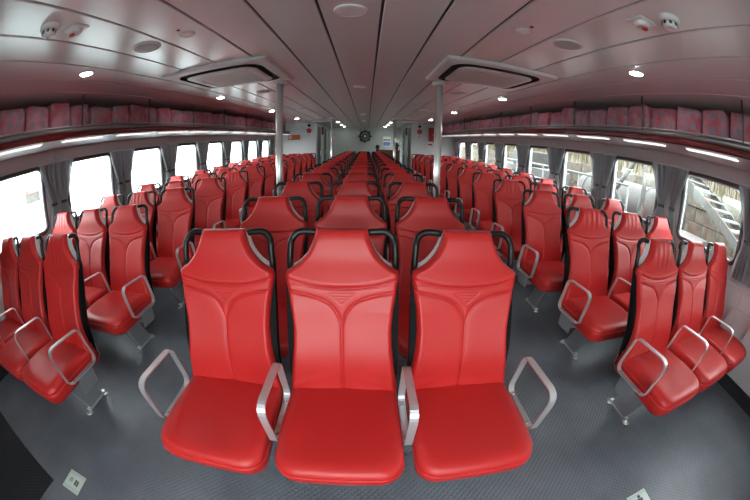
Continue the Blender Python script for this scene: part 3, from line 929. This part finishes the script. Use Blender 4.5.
# ================================================================== fittings on the bulkheads
for s in (-1, 1):
    sn = 'water' if s < 0 else 'dock'
    yb = END_Y - .008
    e = empty('alarm_bell', (s * 1.845, yb, 1.86), 'round red alarm bell on the white bulkhead, %s side' % sn, 'alarm bell', 'red alarm bells')
    MB().lathe([(0, -.012), (.06, -.012), (.06, 0), (0, 0)], axis='y', n=24).build('bell_base', M['darkred'], e)
    MB().lathe([(.085, -.012), (.085, -.02), (.07, -.045), (.04, -.058), (0, -.06)], axis='y', n=28).build('bell_gong', M['red'], e)
    MB().lathe([(0, -.066), (.012, -.064), (.012, -.058)], axis='y', n=12).build('gong_nut', M['steel'], e)
    e = empty('siren', (s * 1.845, yb, 2.04), 'small dark round sounder above the red bell, %s side' % sn, 'siren', 'dark sounders')
    MB().lathe([(.05, 0), (.05, -.03), (.045, -.05), (.03, -.05), (.022, -.035), (0, -.035)], axis='y', n=24).build('sounder_body', M['black'], e)
    e = empty('notice_card', (s * 1.845, yb, 1.685), 'small pale card under the red bell, %s side' % sn, 'card', 'cards under the bells')
    MB().box(-.03, .03, -.004, 0, -.05, .05, .001).build('card_plate', M['white'], e)
    MB().box(-.012, .012, -.006, -.003, -.035, .03).build('printed_mark', M['ink'], e)
    # the same pair again on the passage wall
    xw = s * (OPX - .0)
    e = empty('passage_bell', (xw, 12.45, 1.84), 'dark oblong alarm box on the passage wall, %s side' % sn, 'alarm', 'passage alarm boxes')
    MB().box(*sorted((0, -s * .05)), -.06, .06, -.10, .10, .008).build('box_body', M['darkred'], e)
    MB().box(*sorted((-s * .05, -s * .058)), -.035, .035, -.05, .05, .003).build('box_face', M['black'], e)
    e = empty('passage_sounder', (xw, 12.45, 2.0), 'dark round sounder on the passage wall, %s side' % sn, 'siren', 'passage sounders')
    MB().lathe([(.055, 0), (.055, -s * .03), (.04, -s * .05), (.02, -s * .04), (0, -s * .04)], axis='x', n=20).build('sounder_body', M['black'], e)

e = empty('lifejacket_sign', (-2.365, END_Y - .008, 1.655), 'orange sign with a white round emblem on the white bulkhead', 'sign')
MB().box(-.215, .215, -.012, 0, -.085, .085, .003).build('sign_plate', M['orange'], e)
MB().lathe([(0, -.017), (.066, -.016), (.068, -.011)], cx=-.125, axis='y', n=28).build('round_emblem', M['white'], e)
b = MB().lathe([(.046, -.0175), (.046, -.019), (.030, -.019), (.030, -.0175)], cx=-.125, axis='y', n=24)
b.build('emblem_ring', M['orange'], e)
MB().box(-.215, .215, -.014, -.010, -.090, -.080).build('lower_edge', M['darkred'], e)
e = empty('fire_hose_cabinet', (2.24, END_Y - .008, 1.78), 'tall narrow red cabinet on the white bulkhead behind the dock side pole', 'cabinet')
MB().box(-.085, .085, -.08, 0, -.235, .235, .004).build('cabinet_box', M['darkred'], e)
d = MB().box(-.075, .075, -.090, -.079, -.222, .222, .003).build('cabinet_door', M['red'], e)
MB().box(.050, .062, -.104, -.089, -.03, .03, .002).build('handle', M['steel'], d)
e = empty('paper_notice', (2.22, END_Y - .008, 1.40), 'pale printed notice under the red cabinet on the bulkhead', 'notice')
MB().box(-.105, .105, -.005, 0, -.15, .15).build('paper', M['white'], e)
MB().box(-.075, .075, -.0065, -.0045, .01, .06).build('red_heading', M['red'], e)
for k in range(4): MB().box(-.075, .075 - .02 * (k % 2), -.0062, -.0045, -.035 - .025 * k, -.026 - .025 * k).build('text_line', M['acgrille'], e)

# ship's wheel on the far wall
e = empty('ship_wheel', (.01, FAR_Y, 1.715), 'black ship wheel with eight spokes on the far wall', 'wheel')
MB().lathe([(.205, -.02), (.245, -.025), (.25, -.045), (.245, -.06), (.205, -.065), (.20, -.045), (.205, -.02)], axis='y', n=40).build('wheel_rim', M['black'], e)
for k in range(8):
    a = 2 * pi * k / 8
    d = Vector((cos(a), 0, sin(a)))
    MB().tube([d * r_ + Vector((0, -.042, 0)) for r_ in (.06, .10, .15, .21, .25, .27, .30, .325)], [.014, .018, .014, .016, .014, .020, .018, .010], 10).build('spoke', M['black'], e)
h_ = MB().lathe([(0, 0), (.085, 0), (.085, -.05), (.07, -.06), (0, -.062)], axis='y', n=28).build('hub', M['black'], e)
MB().lathe([(0, -.066), (.055, -.065), (.06, -.060)], axis='y', n=24).build('hub_plate', M['white'], h_)
MB().lathe([(0, 0), (.02, 0), (.02, -.02), (0, -.02)], axis='y', n=12).build('wall_mount', M['black'], e)

# snack counter with attendant, picture, plant
e = empty('service_counter', (.975, 13.0, 0), 'brown wooden service counter at the end of the passage', 'counter')
MB().box(-.39, .39, -.25, .25, 0, 1.12, .006).build('counter_body', M['wood'], e)
MB().box(-.405, .405, -.28, .28, 1.12, 1.155, .008).build('counter_top', M['wood'], e)
for k in range(3): MB().box(-.38 + .255 * k, -.135 + .255 * k, -.262, -.25, .1, 1.05, .004).build('front_panel', M['wood'], e)

e = empty('picture_panel', (.98, FAR_Y - .001, 1.50), 'blue and green printed panel on the far wall above the counter', 'picture')
MB().box(-.17, .17, -.03, 0, -.22, .22, .004).build('panel_frame', M['white'], e)
for k, (mt, z0, z1) in enumerate((('white', .10, .20), ('green', .03, .10), ('white', -.02, .03), ('blue', -.20, -.02))):
    MB().box(-.155, .155, -.034, -.028, z0, z1).build('printed_band', M[mt], e)

e = empty('potted_plant', (1.28, 13.05, 1.155), 'leafy green plant in a clay pot on the counter', 'plant')
MB().lathe([(0, 0), (.05, 0), (.07, .11), (.075, .12), (.065, .12), (.06, .10), (0, .10)], n=20).build('pot', M['pot'], e)
rnd = random.Random(5)
for k in range(22):
    a = rnd.uniform(0, 2 * pi); el = rnd.uniform(.5, 1.4); L = rnd.uniform(.2, .36)
    d = Vector((cos(a) * cos(el), sin(a) * cos(el), sin(el))); sd = Vector((-sin(a), cos(a), 0))
    p0 = Vector((0, 0, .10)); lp = []
    for t_ in (0, .35, .7, 1.0):
        c = p0 + d * L * t_ + Vector((0, 0, -.10 * t_ * t_)); w = .035 * sin(pi * min(.97, .08 + t_ * .9)) + .002
        lp.append([c + sd * w, c + Vector((0, 0, .004)), c - sd * w, c - Vector((0, 0, .004))])
    MB().loops(lp, smooth=True).build('leaf', M['leaf'], e)

# attendant: one continuous skinned body, seated behind the counter
def skin_body(name, verts, edges_, radii, mat, parent=None, root=0):
    me = bpy.data.meshes.new(name); me.from_pydata(verts, edges_, []); me.update()
    o = link(name, me, parent)
    mo = o.modifiers.new('skin', 'SKIN'); mo.use_smooth_shade = True
    lay = me.skin_vertices[0].data if me.skin_vertices else None
    if lay is None:
        bm = bmesh.new(); bm.from_mesh(me); bm.verts.layers.skin.verify(); bm.to_mesh(me); bm.free(); lay = me.skin_vertices[0].data
    for i, r_ in enumerate(radii):
        lay[i].radius = (r_, r_) if not isinstance(r_, tuple) else r_
        lay[i].use_root = i == root
    su = o.modifiers.new('sub', 'SUBSURF'); su.levels = 2; su.render_levels = 2
    me.materials.append(mat)
    return o
# local: origin on the stool seat line; person faces -y (towards the seats)
V = [(0, 0, .50), (0, .02, .66), (0, .03, .82), (0, .025, .95), (0, .0, 1.03), (0, -.02, 1.10), (0, -.03, 1.18), (0, -.02, 1.27)]
E_ = [(i, i + 1) for i in range(7)]
R_ = [(.15, .11), (.135, .10), (.15, .105), (.13, .09), .052, .062, .082, .060]
for sx in (-1, 1):
    b0 = len(V)
    V += [(sx * .17, .02, .94), (sx * .215, -.02, .68), (sx * .17, -.24, .66), (sx * .15, -.31, .66)]
    R_ += [.052, .042, .033, (.026, .018)]
    E_ += [(3, b0), (b0, b0 + 1), (b0 + 1, b0 + 2), (b0 + 2, b0 + 3)]
    for k in range(4):
        f0 = len(V)
        dx = (k - 1.5) * .019
        ln = (.06, .072, .066, .05)[k]
        V += [(sx * .15 + dx, -.345, .662), (sx * .15 + dx * 1.1, -.345 - ln * .6, .655), (sx * .15 + dx * 1.1, -.345 - ln, .640)]
        R_ += [.0095, .0085, .007]
        E_ += [(b0 + 3, f0), (f0, f0 + 1), (f0 + 1, f0 + 2)]
    f0 = len(V)
    V += [(sx * .15 - sx * .035, -.315, .655), (sx * .15 - sx * .055, -.345, .648)]
    R_ += [.011, .008]; E_ += [(b0 + 3, f0), (f0, f0 + 1)]
    l0 = len(V)
    V += [(sx * .10, -.05, .49), (sx * .12, -.42, .50), (sx * .12, -.40, .10), (sx * .12, -.47, .045), (sx * .12, -.56, .03)]
    R_ += [.088, .062, .042, .04, .028]
    E_ += [(0, l0), (l0, l0 + 1), (l0 + 1, l0 + 2), (l0 + 2, l0 + 3), (l0 + 3, l0 + 4)]
PX, PY = .545, 13.95
pe = empty('person', (PX, PY, .02), 'dark haired person in dark clothes seated behind the counter', 'person', None, (0, 0, radians(155)))
skin_body('body', V, E_, R_, M['shirt'], pe)
hd = MB()
lp = []
for k in range(13):
    t_ = -1 + 2 * k / 12; rr = sqrt(max(0, 1 - t_ * t_)) + (.02 if abs(t_) == 1 else 0)
    z = 1.20 + .115 * t_
    jaw = 1 - .22 * max(0, -t_)
    lp.append([(.074 * rr * jaw * cos(a), -.03 + .094 * rr * sin(a) - (.008 if sin(a) < -.95 and -.3 < t_ < .1 else 0), z) for a in [2 * pi * q / 20 for q in range(20)]])
hd.loops(lp)
head = hd.build('head', M['skin'], pe)
for sx in (-1, 1):
    MB().lathe([(0, -.010), (.010, -.006), (.012, 0)], axis='y', n=10).build('eye', M['black'], head, (sx * .030, -.116, 1.215))
    MB().lathe([(0, .012), (.016, .006), (.020, 0), (.014, -.006), (0, -.008)], axis='x', n=12).build('ear', M['skin'], head, (sx * .072, -.02, 1.20))
MB().loops([[(x * w_, y, z) for x, y in ((-1, -.118), (0, -.118 - dep), (1, -.118), (0, -.10))] for z, w_, dep in ((1.225, .008, .006), (1.20, .010, .014), (1.180, .014, .022), (1.172, .012, .008))], smooth=True).build('nose', M['skin'], head)
MB().box(-.024, .024, -.118, -.105, 1.146, 1.154, .002).build('mouth', M['darkred'], head)
hr = MB(); lp = []
for k in range(11):
    t_ = -.35 + 1.35 * k / 10; rr = sqrt(max(0, 1 - t_ * t_)) + .03
    lp.append([(.086 * rr * cos(a), (-.02 + .104 * rr * sin(a)) if t_ > .35 else max(-.055, -.02 + .104 * rr * sin(a)), 1.205 + .124 * t_) for a in [2 * pi * q / 24 for q in range(24)]])
hr.loops(lp)
hr.build('hair', M['hair'], pe)
e = empty('stool', (PX, PY, 0), 'dark round stool under the seated person', 'stool')
MB().lathe([(0, .31), (.17, .31), (.18, .33), (.17, .345), (0, .35)], n=24).build('stool_seat', M['black'], e)
MB().lathe([(0, 0), (.20, 0), (.19, .02), (.03, .035), (.03, .31), (0, .31)], n=24).build('pedestal', M['steel'], e)

# ================================================================== things on the floor
e = empty('floor_mat', (-1.65, .228, 0), 'dark rubber mat lying on the floor near the water side aisle', 'mat', rot=(0, 0, radians(-7.2)))
MB().box(-1.30, 0, -1.0, 0, 0, .006, .002).build('mat_sheet', M['mat'], e)
for s, (x, y) in ((-1, (-1.488, .314)), (1, (1.476, .274))):
    e = empty('floor_sticker', (x, y, 0), 'pale green printed square sticker on the floor by the %s side aisle' % ('water' if s < 0 else 'dock'), 'sticker', 'floor stickers')
    MB().box(-.074, .074, -.073, .073, .0002, .0012).build('sticker_sheet', M['sticker'], e)
    st = MB()
    for k in range(9): st.box(-.066 + .0155 * k, -.060 + .0155 * k, -.066, -.045, .0011, .0015); st.box(-.066 + .0155 * k, -.060 + .0155 * k, .050, .066, .0011, .0015)
    tag(st.build('printed_lines', M['inkpale'], e), kind='stuff')
    if s < 0:
        MB().box(.006, .022, -.020, .022, .0011, .0016).build('printed_mark', M['ink'], e)
        MB().box(.026, .040, -.024, .018, .0011, .0016).build('printed_mark', M['ink'], e)
        MB().lathe([(0, .0016), (.018, .0016), (.018, .0011)], cx=-.028, cy=.004, n=16).build('printed_mark', M['inkpale'], e)
    else:
        MB().lathe([(0, .0016), (.012, .0016), (.012, .0011)], cx=.008, cy=.040, n=14).build('printed_mark', M['ink'], e)
        MB().box(-.012, .028, .006, .026, .0011, .0016).build('printed_mark', M['ink'], e)
        MB().box(.012, .024, -.03, .008, .0011, .0016).build('printed_mark', M['ink'], e)

# ================================================================== outside
tag(MB().box(-300, 300, -200, 300, -2.2, -2.0).build('water', M['water']), 'pale harbour water outside the windows', 'water', kind='structure')
tag(MB().box(5.2, 60, -20, 60, -2.0, -.35).build('quay_ground', M['concrete']), 'weathered concrete quay outside the dock side windows', 'quay', kind='structure')
# far shore on the water side
b = MB(); N = 60
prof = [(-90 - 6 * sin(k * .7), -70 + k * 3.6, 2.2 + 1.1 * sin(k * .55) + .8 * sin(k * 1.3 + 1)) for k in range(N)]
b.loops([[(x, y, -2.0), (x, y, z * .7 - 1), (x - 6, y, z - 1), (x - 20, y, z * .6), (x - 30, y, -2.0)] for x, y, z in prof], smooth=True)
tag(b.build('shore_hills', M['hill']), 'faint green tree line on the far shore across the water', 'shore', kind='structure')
e = empty('boat_house', (-70, 39, -2.0), 'distant boat house with a red roof on the far shore', 'house')
MB().box(-1.2, 1.2, -1.6, 1.6, 0, 2.0).build('house_wall', M['concrete'], e)
MB().loops([[(-1.4, y, 1.95), (1.4, y, 1.95), (0, y, 3.2)] for y in (-1.8, 1.8)], smooth=False).build('roof', M['roofred'], e)

# embankment wall, stair, tank, shed, railing, reeds on the dock side
e = empty('retaining_wall', (9.6, 6, -.35), 'stone retaining wall behind the quay stair', 'wall')
rnd = random.Random(3)
blk = MB().box(-.2, .2, -.595, .595, 0, .43, .02).mesh('stone_block', M['stone'])
for j in range(4):
    for k in range(-6, 16):
        o = link('stone_block', blk, e, (rnd.uniform(-.04, .04), (k + .5 * (j % 2)) * 1.2, j * .44))
tag(MB().loops([[(9.5, y, -.35), (9.8, y, 1.2), (14, y, 2.2), (24, y, 5.5), (30, y, 5.5), (30, y, -.35)] for y in (-12, 0, 12, 24, 36)], smooth=False).build('embankment', M['bank']), 'dry grassy embankment rising behind the quay', 'bank', kind='structure')

e = empty('gangway_stair', (7.8, 3.0, -.35), 'grey steel stair with pale treads outside the nearest dock side window', 'stair')
for k in range(15):
    MB().box(-.56, .56, -.13, .13, -.02, .025, .005).build('tread', M['tread'], e, (0, -2.1 + .3 * k, 1.15 + .5 * (-2.1 + .3 * k) + .08))
for sx in (-.6, .6):
    MB().loops([[(sx + p, y, 1.15 + .5 * y + q) for p, q in ((-.03, -.11), (.03, -.11), (.03, .11), (-.03, .11))] for y in (-2.28, 2.3)], smooth=False).build('stringer', M['stairgrey'], e)
    MB().tube([(sx, y, 2.1 + .5 * y) for y in (-2.2, 2.3)], .022, 8).build('handrail', M['stairgrey'], e)
    for y in (-2.1, -.6, .9, 2.2): MB().tube([(sx, y, 1.15 + .5 * y), (sx, y, 2.1 + .5 * y)], .018, 8).build('rail_post', M['stairgrey'], e)
    for y in (2.2,): MB().tube([(sx, y, 0), (sx, y, 1.15 + .5 * y)], .05, 8).build('support', M['stairgrey'], e)
e = empty('storage_tank', (8.2, 8.0, -.35), 'large grey cylindrical tank lying on cradles on the quay', 'tank')
MB().lathe([(0, -2.1), (.4, -2.05), (.61, -1.9), (.65, -1.7), (.65, 1.7), (.61, 1.9), (.4, 2.05), (0, 2.1)], cz=.85, axis='y', n=32).build('tank_body', M['tank'], e)
for y in (-1.1, 1.1): MB().box(-.6, .6, -.12, .12, 0, .40, .02).build('cradle', M['rust'], e, (0, y, 0))
for y in (-1.5, 0, 1.5): MB().lathe([(.653, -.03), (.67, -.03), (.67, .03), (.653, .03)], cy=y, cz=.85, axis='y', n=32).build('tank_band', M['stairgrey'], e)
e = empty('equipment_box', (6.5, 4.0, -.35), 'brown weathered equipment box standing beside the quay stair', 'box')
MB().box(-.42, .42, -.55, .55, 0, .80, .05).build('box_body', M['rust'], e)
MB().box(-.45, .45, -.58, .58, .80, .86, .01).build('box_lid', M['stairgrey'], e)
e = empty('quay_railing', (5.6, 5.2, -.35), 'white pipe railing along the edge of the quay', 'railing')
for z in (.55, 1.05, 1.5): MB().tube([(0, 0, z), (0, 7.0, z)], .028, 8).build('rail', M['boatwhite'], e)
for k in range(8): MB().tube([(0, k, 0), (0, k, 1.5)], .028, 8).build('rail_post', M['boatwhite'], e)
e = empty('moored_boat', (7.6, 13.5, -.35), 'white boat hull laid up on the quay beyond the tank', 'boat')
lp = []
for k in range(9):
    t_ = k / 8; w = .9 * sin(pi * (.12 + .82 * t_)) ** .7; zb = .35 + .5 * (2 * t_ - 1) ** 4
    lp.append([(-w, -2.5 + 5 * t_, 1.25), (-w * .8, -2.5 + 5 * t_, .75), (0, -2.5 + 5 * t_, zb - .35), (w * .8, -2.5 + 5 * t_, .75), (w, -2.5 + 5 * t_, 1.25)])
MB().loops(lp, smooth=False).build('hull', M['boatwhite'], e)
MB().box(-.55, .55, -.6, 1.2, 1.25, 1.95, .06).build('cabin', M['tank'], e)
for y in (-1.2, 1.2): MB().box(-.5, .5, -.1, .1, 0, .35).build('chock', M['rust'], e, (0, y, 0))
# crane-like diagonal braces
e = empty('timber_trestle', (6.3, 6.3, -.35), 'grey timber trestle with crossed braces on the quay', 'trestle')
for y0, y1, z0, z1 in ((-1.0, 1.1, 0, 2.6), (1.1, -1.0, 0, 2.6), (-1.1, 1.2, 2.6, 2.6), (-1.0, -1.0, 0, 2.7), (1.1, 1.1, 0, 2.7)):
    MB().tube([(0, y0, z0), (0, y1, z1)], .06, 8).build('timber', M['stairgrey'], e)
# dry reeds
b = MB(); rnd = random.Random(9)
for k in range(1500):
    x = rnd.uniform(9.9, 14); y = rnd.uniform(-3, 34); zb = 1.2 + (x - 9.8) * .24 - .05
    h_ = rnd.uniform(1.2, 2.8); dx, dy = rnd.uniform(-.25, .25), rnd.uniform(-.25, .25); w = rnd.uniform(.012, .03)
    p = [Vector((x, y, zb)), Vector((x + dx * .4, y + dy * .4, zb + h_ * .6)), Vector((x + dx, y + dy, zb + h_))]
    b.tube(p, [w, w * .8, w * .3], 4, caps=False)
tag(b.build('dry_reeds', M['straw']), 'dry yellow reeds on the embankment outside the dock side windows', 'reeds', kind='stuff')
